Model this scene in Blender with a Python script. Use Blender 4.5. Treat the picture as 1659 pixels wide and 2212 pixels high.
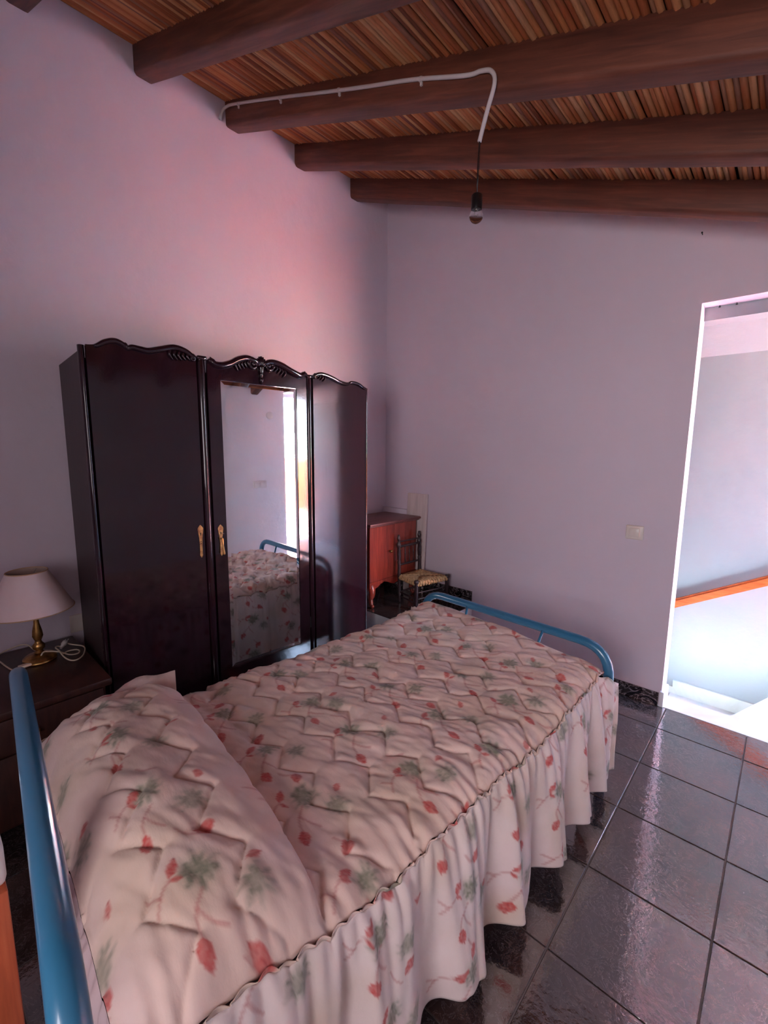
import bpy, bmesh, math, random
import numpy as np
from mathutils import Vector, Matrix, Euler

random.seed(7); rng = np.random.default_rng(11)
for o in list(bpy.data.objects): bpy.data.objects.remove(o)
scn = bpy.context.scene
COL = scn.collection
PI = math.pi

# ------------------------------------------------------------------ camera
cam = bpy.data.cameras.new('camera'); camo = bpy.data.objects.new('camera', cam); COL.objects.link(camo)
CAM_Z = 1.357
cam.sensor_fit = 'HORIZONTAL'; cam.sensor_width = 36.0; cam.lens = 959.94 / 1659 * 36.0
cam.clip_start = 0.02; cam.clip_end = 200
_y, _p, _r = -.7403, -.1427, .0082
_f = Vector((math.sin(_y)*math.cos(_p), math.cos(_y)*math.cos(_p), math.sin(_p)))
_rt = _f.cross(Vector((0, 0, 1))).normalized(); _up = _rt.cross(_f)
_c, _s = math.cos(_r), math.sin(_r)
_R = _rt*_c + _up*_s; _U = -_rt*_s + _up*_c
m = Matrix((( _R.x, _U.x, -_f.x, 0), (_R.y, _U.y, -_f.y, 0), (_R.z, _U.z, -_f.z, CAM_Z), (0, 0, 0, 1)))
camo.matrix_world = m
scn.camera = camo

# ------------------------------------------------------------------ world, sun, daylight, fill lamp, exposure
w = bpy.data.worlds.new('world'); scn.world = w; w.use_nodes = True
wn = w.node_tree.nodes; wl = w.node_tree.links
bg = wn['Background']; bg.inputs['Strength'].default_value = 8.0
tc = wn.new('ShaderNodeTexCoord'); sp = wn.new('ShaderNodeSeparateXYZ'); cr = wn.new('ShaderNodeValToRGB')
wl.new(tc.outputs['Generated'], sp.inputs[0]); wl.new(sp.outputs['Z'], cr.inputs[0]); wl.new(cr.outputs[0], bg.inputs['Color'])
cr.color_ramp.elements[0].position = 0.0; cr.color_ramp.elements[0].color = (.80, .90, 1.0, 1)
cr.color_ramp.elements[1].position = 0.8; cr.color_ramp.elements[1].color = (.30, .52, 1.0, 1)

sun = bpy.data.lights.new('sun', 'SUN'); sun.energy = 56.0; sun.angle = math.radians(0.6); sun.color = (1, .93, .85)
suno = bpy.data.objects.new('sun', sun); COL.objects.link(suno)
suno.rotation_euler = Vector((-.34, .18, .92)).to_track_quat('Z', 'Y').to_euler()
suno.location = (2, 3, 6)

portal = bpy.data.lights.new('door_daylight', 'AREA'); portal.shape = 'RECTANGLE'; portal.size = .80; portal.size_y = 2.05
portal.cycles.is_portal = True
po = bpy.data.objects.new('door_daylight', portal); COL.objects.link(po)
po.location = (1.80, 3.17, 1.03); po.rotation_euler = (PI/2, 0, -PI/2)
po.rotation_euler = Vector((1, 0, 0)).to_track_quat('Z', 'Y').to_euler()

fill = bpy.data.lights.new('fill_light', 'AREA'); fill.shape = 'RECTANGLE'; fill.size = .9; fill.size_y = .9; fill.spread = 2.2; fill.energy = 3.0; fill.color = (1.0, .92, .96)  # added fill lamp behind the camera to lift the room, no known source
fillo = bpy.data.objects.new('fill_light', fill); COL.objects.link(fillo); fillo.location = (.15, -1.34, 1.40)
fillo.rotation_euler = Vector((0, -1, 0)).to_track_quat('Z', 'Y').to_euler()

scn.view_settings.view_transform = 'Standard'; scn.view_settings.look = 'None'
scn.view_settings.gamma = 1.0; scn.view_settings.use_curve_mapping = False
scn.view_settings.exposure = 2.8
scn.cycles.max_bounces = 14; scn.cycles.diffuse_bounces = 10; scn.cycles.glossy_bounces = 6

# ------------------------------------------------------------------ helpers
def lin(r, g=None, b=None):
    if g is None: r, g, b = r
    f = lambda v: (v/12.92 if v <= .04045 else ((v+.055)/1.055)**2.4)
    return (f(r/255), f(g/255), f(b/255), 1)

class M:
    """small node helper"""
    def __init__(s, name, col=(.8, .8, .8, 1), rough=.6, metal=0., spec=.5, **k):
        s.m = bpy.data.materials.new(name); s.m.use_nodes = True
        s.t = s.m.node_tree; s.n = s.t.nodes; s.l = s.t.links
        s.b = s.n['Principled BSDF']
        s.b.inputs['Base Color'].default_value = col; s.b.inputs['Roughness'].default_value = rough
        s.b.inputs['Metallic'].default_value = metal; s.b.inputs['Specular IOR Level'].default_value = spec
        for a, v in k.items(): s.b.inputs[a.replace('_', ' ')].default_value = v
        s._c = None
    def coord(s, kind='Object', scale=(1, 1, 1), rot=(0, 0, 0)):
        c = s.n.new('ShaderNodeTexCoord'); mp = s.n.new('ShaderNodeMapping')
        mp.inputs['Scale'].default_value = scale; mp.inputs['Rotation'].default_value = rot
        s.l.new(c.outputs[kind], mp.inputs[0]); return mp.outputs[0]
    def noise(s, vec, scale=5, detail=4, rough=.55, dist=0.):
        n = s.n.new('ShaderNodeTexNoise'); n.inputs['Scale'].default_value = scale; n.inputs['Detail'].default_value = detail
        n.inputs['Roughness'].default_value = rough; n.inputs['Distortion'].default_value = dist
        s.l.new(vec, n.inputs['Vector']); return n.outputs['Fac']
    def voro(s, vec, scale=5, feature='F1', out='Distance'):
        n = s.n.new('ShaderNodeTexVoronoi'); n.feature = feature; n.inputs['Scale'].default_value = scale
        s.l.new(vec, n.inputs['Vector']); return n.outputs[out]
    def ramp(s, fac, stops):
        r = s.n.new('ShaderNodeValToRGB'); e = r.color_ramp.elements
        while len(e) < len(stops): e.new(.5)
        for i, (p, c) in enumerate(stops): e[i].position = p; e[i].color = c
        s.l.new(fac, r.inputs[0]); return r.outputs[0]
    def mix(s, fac, a, b, mode='MIX'):
        x = s.n.new('ShaderNodeMix'); x.data_type = 'RGBA'; x.blend_type = mode
        for i, v in ((0, fac), (6, a), (7, b)):
            if hasattr(v, 'is_linked') or isinstance(v, bpy.types.NodeSocket): s.l.new(v, x.inputs[i])
            else: x.inputs[i].default_value = v
        return x.outputs[2]
    def col(s, o): s.l.new(o, s.b.inputs['Base Color']); return s
    def rough(s, fac, lo, hi):
        r = s.n.new('ShaderNodeMapRange'); r.inputs[3].default_value = lo; r.inputs[4].default_value = hi
        s.l.new(fac, r.inputs[0]); s.l.new(r.outputs[0], s.b.inputs['Roughness']); return s
    def bump(s, fac, strength=.2, dist=.01):
        b = s.n.new('ShaderNodeBump'); b.inputs['Strength'].default_value = strength; b.inputs['Distance'].default_value = dist
        s.l.new(fac, b.inputs['Height'])
        if s.b.inputs['Normal'].is_linked:
            s.l.new(s.b.inputs['Normal'].links[0].from_socket, b.inputs['Normal'])
        s.l.new(b.outputs[0], s.b.inputs['Normal']); return s
    def rand(s):
        return s.n.new('ShaderNodeObjectInfo').outputs['Random']

def link(name, me, mat=None, parent=None, smooth=False, **props):
    o = bpy.data.objects.new(name, me); COL.objects.link(o)
    if mat is not None:
        if not me.materials: me.materials.append(mat.m if isinstance(mat, M) else mat)
    if parent is not None: o.parent = parent
    if smooth:
        me.polygons.foreach_set('use_smooth', [True]*len(me.polygons)); me.update()
    for k, v in props.items(): o[k] = v
    return o

def bmobj(name, bm, mat=None, parent=None, smooth=False, angle=None, **props):
    bmesh.ops.recalc_face_normals(bm, faces=bm.faces[:])
    me = bpy.data.meshes.new(name); bm.to_mesh(me); bm.free()
    o = link(name, me, mat, parent, smooth, **props)
    if smooth and angle:
        try: me.set_sharp_from_angle(angle=math.radians(angle))
        except Exception: pass
    return o

def box(bm, lo, hi, bevel=0., seg=2):
    r = bmesh.ops.create_cube(bm, size=1)
    vs = r['verts']
    for v in vs:
        v.co = Vector([lo[i] + (v.co[i]+.5)*(hi[i]-lo[i]) for i in range(3)])
    if bevel > 0:
        es = set(e for v in vs for e in v.link_edges)
        bmesh.ops.bevel(bm, geom=list(es), offset=bevel, segments=seg, affect='EDGES', profile=.5)
    return vs

def boxobj(name, lo, hi, mat, parent=None, bevel=0., smooth=False, **p):
    bm = bmesh.new(); box(bm, lo, hi, bevel)
    return bmobj(name, bm, mat, parent, smooth=bevel > 0, angle=40, **p)

def catmull(P, n=8):
    P = [Vector(p) for p in P]; out = []
    Q = [P[0]*2-P[1]] + P + [P[-1]*2-P[-2]]
    for i in range(1, len(Q)-2):
        a, b, c, d = Q[i-1:i+3]
        for k in range(n):
            t = k/n
            out.append(.5*((2*b) + (c-a)*t + (2*a-5*b+4*c-d)*t*t + (3*b-a-3*c+d)*t**3))
    out.append(P[-1]); return out

def sweep(bm, pts, rad, sides=10, caps=True, flat=None):
    """tube along pts; rad number or list; flat=(sx,sy) squash"""
    pts = [Vector(p) for p in pts]; n = len(pts)
    if not hasattr(rad, '__len__'): rad = [rad]*n
    T = [(pts[min(i+1, n-1)]-pts[max(i-1, 0)]).normalized() for i in range(n)]
    ref = Vector((0, 0, 1)) if abs(T[0].z) < .9 else Vector((1, 0, 0))
    N = (ref - T[0]*ref.dot(T[0])).normalized(); rings = []
    for i in range(n):
        N = (N - T[i]*N.dot(T[i])).normalized(); B = T[i].cross(N)
        fx, fy = flat or (1, 1)
        rings.append([bm.verts.new(pts[i] + (N*math.cos(a)*fx + B*math.sin(a)*fy)*rad[i]) for a in [2*PI*k/sides for k in range(sides)]])
    for a, b in zip(rings, rings[1:]):
        for k in range(sides): bm.faces.new((a[k], a[(k+1) % sides], b[(k+1) % sides], b[k]))
    if caps:
        bm.faces.new(rings[0][::-1]); bm.faces.new(rings[-1])

def lathe(bm, p0, p1, prof, sides=16, caps=True):
    """prof list of (t along p0-p1 in 0..1, radius)"""
    p0, p1 = Vector(p0), Vector(p1)
    D = (p1-p0); T = D.normalized(); ref = Vector((0, 0, 1)) if abs(T.z) < .9 else Vector((1, 0, 0))
    N = (ref-T*ref.dot(T)).normalized(); B = T.cross(N); rings = []
    for t, r in prof:
        rings.append([bm.verts.new(p0 + D*t + (N*math.cos(a)+B*math.sin(a))*max(r, 1e-4)) for a in [2*PI*k/sides for k in range(sides)]])
    for a, b in zip(rings, rings[1:]):
        for k in range(sides): bm.faces.new((a[k], a[(k+1) % sides], b[(k+1) % sides], b[k]))
    if caps: bm.faces.new(rings[0][::-1]); bm.faces.new(rings[-1])

def prism(bm, poly, d):
    """poly: list of Vector/tuple points of a planar polygon, extruded by vector d"""
    d = Vector(d); a = [bm.verts.new(p) for p in poly]; b = [bm.verts.new(Vector(p)+d) for p in poly]
    bm.faces.new(a); bm.faces.new(b[::-1]); n = len(a)
    for i in range(n): bm.faces.new((a[i], b[i], b[(i+1) % n], a[(i+1) % n]))

def thing(name, label, cat, loc=(0, 0, 0), rz=0, group=None):
    o = bpy.data.objects.new(name, None); COL.objects.link(o); o.empty_display_size = .1
    o.location = loc; o.rotation_euler = (0, 0, rz); o['label'] = label; o['category'] = cat
    if group: o['group'] = group
    return o
def tag(o, label, cat, group=None):
    o['label'] = label; o['category'] = cat
    if group: o['group'] = group
    return o

# value noise for cloth
def vnoise(x, y, seed=0):
    xi = np.floor(x).astype(np.int64); yi = np.floor(y).astype(np.int64)
    def h(a, b):
        n = (a*374761393 + b*668265263 + seed*982451653) & 0x7fffffff
        n = (n ^ (n >> 13)) * 1274126177 & 0x7fffffff
        return ((n ^ (n >> 16)) & 0xffff)/65535.
    fx = x-xi; fy = y-yi; fx = fx*fx*(3-2*fx); fy = fy*fy*(3-2*fy)
    return (h(xi, yi)*(1-fx)+h(xi+1, yi)*fx)*(1-fy) + (h(xi, yi+1)*(1-fx)+h(xi+1, yi+1)*fx)*fy

def grid_mesh(name, P, C=None, flip=False):
    """P (nu,nv,3) array -> mesh, C (nu,nv,3) linear colours -> attribute 'print'"""
    nu, nv = P.shape[:2]; me = bpy.data.meshes.new(name)
    idx = np.arange(nu*nv).reshape(nu, nv)
    q = np.stack([idx[:-1, :-1], idx[1:, :-1], idx[1:, 1:], idx[:-1, 1:]], -1).reshape(-1, 4)
    if flip: q = q[:, ::-1]
    me.vertices.add(nu*nv); me.vertices.foreach_set('co', P.reshape(-1).astype(np.float32))
    me.loops.add(q.size); me.loops.foreach_set('vertex_index', q.reshape(-1).astype(np.int32))
    me.polygons.add(len(q)); me.polygons.foreach_set('loop_start', np.arange(0, q.size, 4, dtype=np.int32))
    try: me.polygons.foreach_set('loop_total', np.full(len(q), 4, dtype=np.int32))
    except Exception: pass
    me.update(calc_edges=True); me.validate()
    me.polygons.foreach_set('use_smooth', [True]*len(me.polygons))
    if C is not None:
        a = me.attributes.new('print', 'FLOAT_COLOR', 'POINT')
        c4 = np.ones((nu*nv, 4), np.float32); c4[:, :3] = C.reshape(-1, 3); a.data.foreach_set('color', c4.reshape(-1))
    me.update(); return me

# ------------------------------------------------------------------ materials
def wall_mat(name, c, streaks=False):
    k = M(name, c, .75, spec=.25)
    v = k.coord('Object')
    n = k.noise(v, 1.3, 5, .6)
    col = k.ramp(n, [(.3, [x*.95 for x in c[:3]]+[1]), (.7, c)])
    k.col(col)
    k.bump(k.noise(v, 7, 4), .25, .02); k.bump(k.noise(v, 60, 3), .10, .004)
    return k
m_wall = wall_mat('plaster_pinkish_white', lin(222, 209, 221))
m_wallw = wall_mat('plaster_white', lin(236, 234, 238))
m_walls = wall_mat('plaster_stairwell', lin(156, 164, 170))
m_marble = M('white_marble', lin(200, 204, 202), .18, spec=.6)
v = m_marble.coord(); m_marble.col(m_marble.ramp(m_marble.noise(v, 3, 6, .6, 1.5), [(.35, lin(190, 196, 193)), (.6, lin(206, 209, 207))]))

def wood_mat(name, c0, c1, c2, rough=.4, scale=(1, 1, 1), spec=.5, rot=(0, 0, 0), bump=.1, coat=0., nscale=14, rnd=0.):
    k = M(name, c1, rough, spec=spec); k.b.inputs['Coat Weight'].default_value = coat; k.b.inputs['Coat Roughness'].default_value = .1
    v = k.coord('Object', scale, rot)
    n = k.noise(v, nscale, 5, .6, .6); n2 = k.noise(v, nscale*.25, 3)
    a = k.ramp(n, [(.25, c0), (.5, c1), (.78, c2)])
    b = k.mix(.35, a, k.ramp(n2, [(.3, c0), (.7, c2)]))
    k.col(b)
    if bump: k.bump(n, bump, .002)
    return k
m_beam = wood_mat('beam_wood', lin(72, 38, 29), lin(100, 53, 38), lin(132, 76, 54), .55, (1, 12, 12), bump=.35, nscale=5)
# grain of the beams runs along their slope
_t = m_beam.t; _mp = [n for n in _t.nodes if n.type == 'MAPPING'][0]; _src = _mp.inputs[0].links[0].from_socket
_sx = _t.nodes.new('ShaderNodeSeparateXYZ'); _ma = _t.nodes.new('ShaderNodeMath'); _ma.operation = 'MULTIPLY_ADD'; _ma.inputs[1].default_value = .366
_cx = _t.nodes.new('ShaderNodeCombineXYZ'); _t.links.new(_src, _sx.inputs[0]); _t.links.new(_sx.outputs[0], _ma.inputs[0]); _t.links.new(_sx.outputs[2], _ma.inputs[2])
_t.links.new(_sx.outputs[0], _cx.inputs[0]); _t.links.new(_sx.outputs[1], _cx.inputs[1]); _t.links.new(_ma.outputs[0], _cx.inputs[2]); _t.links.new(_cx.outputs[0], _mp.inputs[0])
m_ward = wood_mat('wardrobe_wood', lin(24, 13, 19), lin(36, 17, 26), lin(50, 22, 32), .14, (10, 10, .8), spec=.5, coat=.3, bump=0., nscale=6)
v = m_ward.coord('Object'); m_ward.bump(m_ward.noise(v, 9, 3), .05, .003); m_ward.bump(m_ward.noise(v, 130, 2), .05, .001)
m_ward.rough(m_ward.noise(v, 4, 3), .05, .10)
m_wardside = wood_mat('wardrobe_side_wood', lin(42, 28, 32), lin(56, 38, 42), lin(66, 46, 48), .5, (6, 6, .7), bump=.1, nscale=5)
m_chest = wood_mat('chest_wood', lin(84, 26, 22), lin(132, 48, 38), lin(166, 74, 54), .28, (8, 8, .8), spec=.55, coat=.3, nscale=7)
m_chesttop = wood_mat('chest_top_wood', lin(92, 44, 44), lin(118, 64, 62), lin(140, 84, 80), .4, (5, 1, 5), nscale=6)
m_night = wood_mat('nightstand_wood', lin(44, 24, 22), lin(62, 34, 29), lin(82, 46, 38), .38, (2, 9, 2), nscale=6)
m_turned = wood_mat('dark_turned_wood', lin(38, 26, 30), lin(52, 36, 40), lin(72, 52, 54), .3, (4, 4, 1), spec=.6, nscale=10)
m_orange = wood_mat('orange_varnished_wood', lin(168, 70, 30), lin(206, 96, 44), lin(226, 122, 66), .3, (1, 14, 14), nscale=5)
m_orangev = wood_mat('orange_varnished_wood_upright', lin(150, 66, 38), lin(190, 90, 54), lin(208, 110, 72), .35, (14, 14, 1), nscale=5)
m_plank = wood_mat('grey_plank_wood', lin(196, 178, 176), lin(222, 204, 200), lin(236, 222, 218), .7, (10, 10, 1), nscale=4)
m_blue = M('blue_tube_paint', lin(48, 112, 148), .28, spec=.6, Coat_Weight=.4)
m_brass = M('aged_brass', lin(190, 140, 70), .3, metal=.9)
v = m_brass.coord(); m_brass.col(m_brass.ramp(m_brass.noise(v, 30, 4), [(.3, lin(120, 84, 44)), (.7, lin(206, 160, 96))]))
m_oldbrass = M('worn_gold_plate', lin(176, 140, 88), .45, metal=.6)
v = m_oldbrass.coord(); m_oldbrass.col(m_oldbrass.ramp(m_oldbrass.noise(v, 60, 4), [(.3, lin(120, 74, 56)), (.65, lin(196, 158, 98))]))
m_shade = M('lamp_shade_fabric', lin(226, 204, 204), .85, spec=.2)
m_shadein = M('lamp_shade_lining', lin(196, 170, 160), .85, spec=.2)
m_trim = M('tan_ribbon', lin(196, 158, 126), .8)
m_cord = M('cream_plastic', lin(222, 206, 184), .4)
m_white = M('white_plastic', lin(226, 220, 216), .35)
m_switch = M('ivory_plastic', lin(228, 216, 208), .3)
m_black = M('black_bakelite', lin(16, 14, 16), .3)
m_dark = M('dark_gap', lin(14, 10, 10), .8)
m_mirror = M('mirror_silver', (.86, .88, .90, 1), .015, metal=1.)
m_steel = M('dull_steel', lin(150, 145, 140), .35, metal=.9)
m_cond = M('conduit_grey_plastic', lin(206, 192, 190), .5)
m_glass = M('clear_bulb_glass', (1, 1, 1, 1), .0); m_glass.b.inputs['Transmission Weight'].default_value = 1.0; m_glass.b.inputs['IOR'].default_value = 1.12
m_glass.b.inputs['Base Color'].default_value = (.95, .93, .93, 1)

# canes: colour varies per cane and along it
m_cane = M('dried_cane', lin(170, 110, 70), .65, spec=.2)
rnd = m_cane.rand()
base = m_cane.ramp(rnd, [(0., lin(128, 70, 46)), (.3, lin(184, 106, 66)), (.6, lin(208, 134, 84)), (.85, lin(220, 166, 118)), (1., lin(140, 84, 70))])
v = m_cane.coord('Object', (30, 3, 30)); n = m_cane.noise(v, 2.2, 4, .6)
base = m_cane.mix(m_cane.ramp(n, [(.45, (0, 0, 0, 1)), (.7, (.5, .5, .5, 1))]), base, lin(96, 50, 34))
m_cane.col(base); m_cane.bump(n, .3, .003)
m_deck = M('roof_deck', lin(60, 34, 26), .9)

# floor tiles
m_tile = M('dark_slate_tile', lin(70, 58, 60), .09, spec=.5)
v = m_tile.coord('Object')
ob = m_tile.n.new('ShaderNodeVectorMath'); ob.operation = 'ADD'; oi = m_tile.n.new('ShaderNodeObjectInfo')
sc_ = m_tile.n.new('ShaderNodeVectorMath'); sc_.operation = 'SCALE'; sc_.inputs['Scale'].default_value = 3.7
m_tile.l.new(oi.outputs['Location'], sc_.inputs[0]); m_tile.l.new(v, ob.inputs[0]); m_tile.l.new(sc_.outputs[0], ob.inputs[1]); vv = ob.outputs[0]
n1 = m_tile.noise(vv, 7, 7, .65, 1.4); n2 = m_tile.noise(vv, 16, 6, .7, 2.5); n3 = m_tile.noise(vv, 3, 3, .5)
c1 = m_tile.ramp(n1, [(.32, lin(30, 25, 27)), (.5, lin(54, 43, 43)), (.66, lin(80, 62, 58)), (.8, lin(58, 46, 48))])
vein = m_tile.ramp(n2, [(.485, (0, 0, 0, 1)), (.50, (.75, .75, .75, 1)), (.515, (0, 0, 0, 1))])
c1 = m_tile.mix(vein, c1, lin(128, 118, 122))
c1 = m_tile.mix(m_tile.ramp(n3, [(.5, (0, 0, 0, 1)), (.7, (.45, .45, .45, 1))]), c1, lin(108, 66, 58))
m_tile.col(c1); m_tile.b.inputs['IOR'].default_value = 2.6
m_tile.bump(m_tile.noise(vv, 55, 3, .5), .16, .004); m_tile.bump(n1, .08, .006)
m_grout = M('grout', lin(120, 108, 106), .8)
m_skirt = M('dark_marble_skirting', lin(30, 26, 32), .2, spec=.6)
v = m_skirt.coord('Object'); n = m_skirt.noise(v, 11, 5, .6, 3.)
m_skirt.col(m_skirt.ramp(n, [(.44, lin(26, 22, 28)), (.49, lin(66, 56, 60)), (.51, lin(170, 160, 166)), (.54, lin(40, 34, 38)), (.75, lin(70, 60, 60))]))
m_terra = M('terracotta_terrace', lin(226, 168, 150), .8); v = m_terra.coord(); m_terra.col(m_terra.ramp(m_terra.noise(v, 6, 4), [(.3, lin(214, 158, 158)), (.7, lin(230, 182, 180))]))
m_brick = M('orange_parapet', lin(214, 112, 74), .85); v = m_brick.coord(); m_brick.col(m_brick.ramp(m_brick.noise(v, 9, 4), [(.3, lin(196, 92, 58)), (.7, lin(228, 140, 100))]))
m_hill = M('hill_green', lin(120, 150, 130), .95); v = m_hill.coord(); m_hill.col(m_hill.ramp(m_hill.noise(v, .7, 5), [(.35, lin(96, 130, 110)), (.65, lin(190, 200, 180))]))

# rush seat
m_rush = M('woven_rush', lin(206, 168, 120), .7)
v = m_rush.coord('Object'); n = m_rush.noise(v, 60, 4); m_rush.col(m_rush.ramp(n, [(.3, lin(150, 112, 76)), (.7, lin(226, 190, 142))]))

# printed cloth, driven by the painted point attribute
m_cloth = M('floral_print_cotton', (.8, .7, .7, 1), .8, spec=.2)
at = m_cloth.n.new('ShaderNodeAttribute'); at.attribute_name = 'print'
v = m_cloth.coord('Object'); n = m_cloth.noise(v, 5, 5, .6)
m_cloth.col(m_cloth.mix(1., at.outputs['Color'], m_cloth.ramp(n, [(.3, (.9, .88, .86, 1)), (.7, (1, 1, 1, 1))]), 'MULTIPLY'))
m_cloth.bump(m_cloth.noise(m_cloth.coord('Object', (1, 2.5, 1)), 40, 4), .25, .004)
m_cloth.b.inputs['Sheen Weight'].default_value = .15
m_sheet = M('plain_pink_sheet', lin(196, 172, 176), .85)

# ------------------------------------------------------------------ room shell
XL, YB, XR, YF = -2.40, 2.64, .68, -1.35
SL = .366
def zc(x): return 3.155 - SL*(x-XL)       # underside of the canes
DX0, DX1, DH, WT = -.393, .679, 2.045, .105

def struct(name, bm, mat, **k):
    o = bmobj(name, bm, mat, **k); o['kind'] = 'structure'; return o
ZT = .06
bm = bmesh.new(); prism(bm, [(XL, YF-.1, -.0), (XL, YB+WT, 0), (XL, YB+WT, 3.3), (XL, YF-.1, 3.3)], (-.15, 0, 0)); struct('wall_left', bm, m_wall)
bm = bmesh.new()
prism(bm, [(XL, YB, 0), (DX0, YB, 0), (DX0, YB, DH), (DX0, YB, zc(DX0)+ZT), (XL, YB, zc(XL)+ZT)], (0, WT, 0))
prism(bm, [(DX0, YB, DH), (DX1, YB, DH), (DX1, YB, zc(DX1)+ZT), (DX0, YB, zc(DX0)+ZT)], (0, WT, 0))
struct('wall_back', bm, m_wall)
bm = bmesh.new(); prism(bm, [(XR, YF-.1, 0), (XR, YB, 0), (XR, YB, zc(XR)+ZT), (XR, YF-.1, zc(XR)+ZT)], (.12, 0, 0)); struct('wall_right', bm, m_wallw)
bm = bmesh.new(); prism(bm, [(XL, YF, 0), (XR, YF, 0), (XR, YF, zc(XR)+ZT), (XL, YF, zc(XL)+ZT)], (0, -.1, 0)); struct('wall_front', bm, m_wall)

wf = bpy.data.objects.new('fill_light_frame', None); COL.objects.link(wf); wf.location = (.15, YF, 1.40); wf['kind'] = 'structure'  # unseen frame added around the fill lamp, wall has no opening here
for nm, lo, hi in (('frame', (-.52, 0, -.52), (-.47, .03, .52)), ('frame', (.47, 0, -.52), (.52, .03, .52)), ('frame', (-.47, 0, .47), (.47, .03, .52)), ('frame', (-.47, 0, -.52), (.47, .03, -.47))):
    boxobj(nm, lo, hi, m_white, wf, bevel=.004)

# floor: screed with separate tiles
floor = bpy.data.objects.new('floor', None)
bm = bmesh.new(); box(bm, (XL, YF, -.06), (XR, YB, -.004)); floor = struct('floor', bm, m_grout)
TS = .333
ax = -1.0927*.333; ay = 7.2327*.333      # a grout crossing
tile_me = {}
i0 = math.floor((XL-ax)/TS); i1 = math.ceil((XR-ax)/TS); j0 = math.floor((YF-ay)/TS); j1 = math.ceil((YB-ay)/TS)
for i in range(i0, i1):
    for j in range(j0, j1):
        x0, x1 = max(ax+i*TS, XL), min(ax+(i+1)*TS, XR); y0, y1 = max(ay+j*TS, YF), min(ay+(j+1)*TS, YB)
        if x1-x0 < .02 or y1-y0 < .02: continue
        key = (round(x1-x0, 3), round(y1-y0, 3))
        if key not in tile_me:
            bm = bmesh.new(); hx, hy = (x1-x0)/2-.0022, (y1-y0)/2-.0022; box(bm, (-hx, -hy, -.006), (hx, hy, 0), .0012, 1)
            bmesh.ops.recalc_face_normals(bm, faces=bm.faces[:]); me = bpy.data.meshes.new('tile'); bm.to_mesh(me); bm.free(); me.materials.append(m_tile.m); tile_me[key] = me
        o = bpy.data.objects.new('tile', tile_me[key]); COL.objects.link(o); o.parent = floor
        o.location = ((x0+x1)/2, (y0+y1)/2, random.uniform(-.0004, .0004))

# skirting tiles on the back wall
def skirt_piece(L, h=.07, t=.009):
    bm = bmesh.new()
    prof = [(0, 0), (0, h), (-t*.6, h), (-t, h-.004), (-t, h-.010), (-t*.7, h-.012), (-t*.7, h-.018), (-t, h-.020), (-t, .006), (-t*1.3, .003), (-t*1.3, 0)]
    prism(bm, [(0, y, z) for y, z in prof], (L-.002, 0, 0)); return bm
def skirting(name, x0, x1, y, z, h):
    par = boxobj(name, (x0, y-.002, z), (x1, y, z+h), m_grout); par['kind'] = 'structure'
    x = x1
    while x > x0+.01:
        L = min(.333, x-x0); o = bmobj('skirting_tile', skirt_piece(L, h), m_skirt, par); o.location = (x-L, y-.001, z); x -= L
    return par
skirting('baseboard_back', -1.565, DX0-.012, YB, 0, .072)
skirting('baseboard_platform', XL, -1.567, YB, .27, .098)
boxobj('trim_1', (DX0-.008, YB-.014, 0), (DX0+.014, YB+.11, .085), m_wallw, bevel=.004)['kind'] = 'structure'

# raised tiled platform in the corner
PZ = .27
plat = boxobj('floor_platform', (XL, 2.06, 0), (-1.565, YB, PZ-.006), m_wallw); plat['kind'] = 'structure'
xs = [XL, -2.13, -1.797, -1.565]; ys = [2.055, 2.307, YB]
for a, b in zip(xs, xs[1:]):
    for c, d in zip(ys, ys[1:]): boxobj('tile', (a+.002, c+.002, PZ-.006), (b-.002, d-.002, PZ), m_tile, plat)
# low ledge of the wall behind the chest
t = boxobj('trim_2', (XL, YB-.03, PZ+.1), (-2.15, YB, .892), m_wall, bevel=.003); t['kind'] = 'structure'

# ceiling: deck, canes, beams
bm = bmesh.new(); prism(bm, [(XL-.1, YF-.1, zc(XL-.1)+.03), (XR+.12, YF-.1, zc(XR+.12)+.03), (XR+.12, YF-.1, zc(XR+.12)+.09), (XL-.1, YF-.1, zc(XL-.1)+.09)], (0, YB+WT-YF+.1, 0))
ceil = struct('ceiling', bm, m_deck)
cane_me = []
for k in range(8):
    bm = bmesh.new(); n = 9; y0, y1 = YF, YB
    pts = []; rad = []
    ph = random.random()*6
    for q in range(n):
        t_ = q/(n-1); pts.append((.0022*math.sin(ph+q*1.7), y0+(y1-y0)*t_, .0018*math.cos(ph*2+q*2.1)))
        rad.append(.0098*(1-.10*t_)*(1+random.uniform(-.08, .10)))
    sweep(bm, pts, rad, 7, caps=False)
    bmesh.ops.recalc_face_normals(bm, faces=bm.faces[:]); me = bpy.data.meshes.new('cane'); bm.to_mesh(me); bm.free(); me.materials.append(m_cane.m)
    me.polygons.foreach_set('use_smooth', [True]*len(me.polygons)); cane_me.append(me)
x = XL+.01; k = 0
while x < XR-.005:
    r_ = random.uniform(.82, 1.15)
    o = bpy.data.objects.new('cane', random.choice(cane_me)); COL.objects.link(o); o.parent = ceil
    o.location = (x, 0, zc(x)+.010+random.uniform(-.002, .003)); o.scale = (r_, 1, r_)
    o.rotation_euler = (random.uniform(-.0006, .0006), 0, random.uniform(-.0012, .0012))
    x += .0187*r_*random.uniform(.94, 1.03); k += 1
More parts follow.
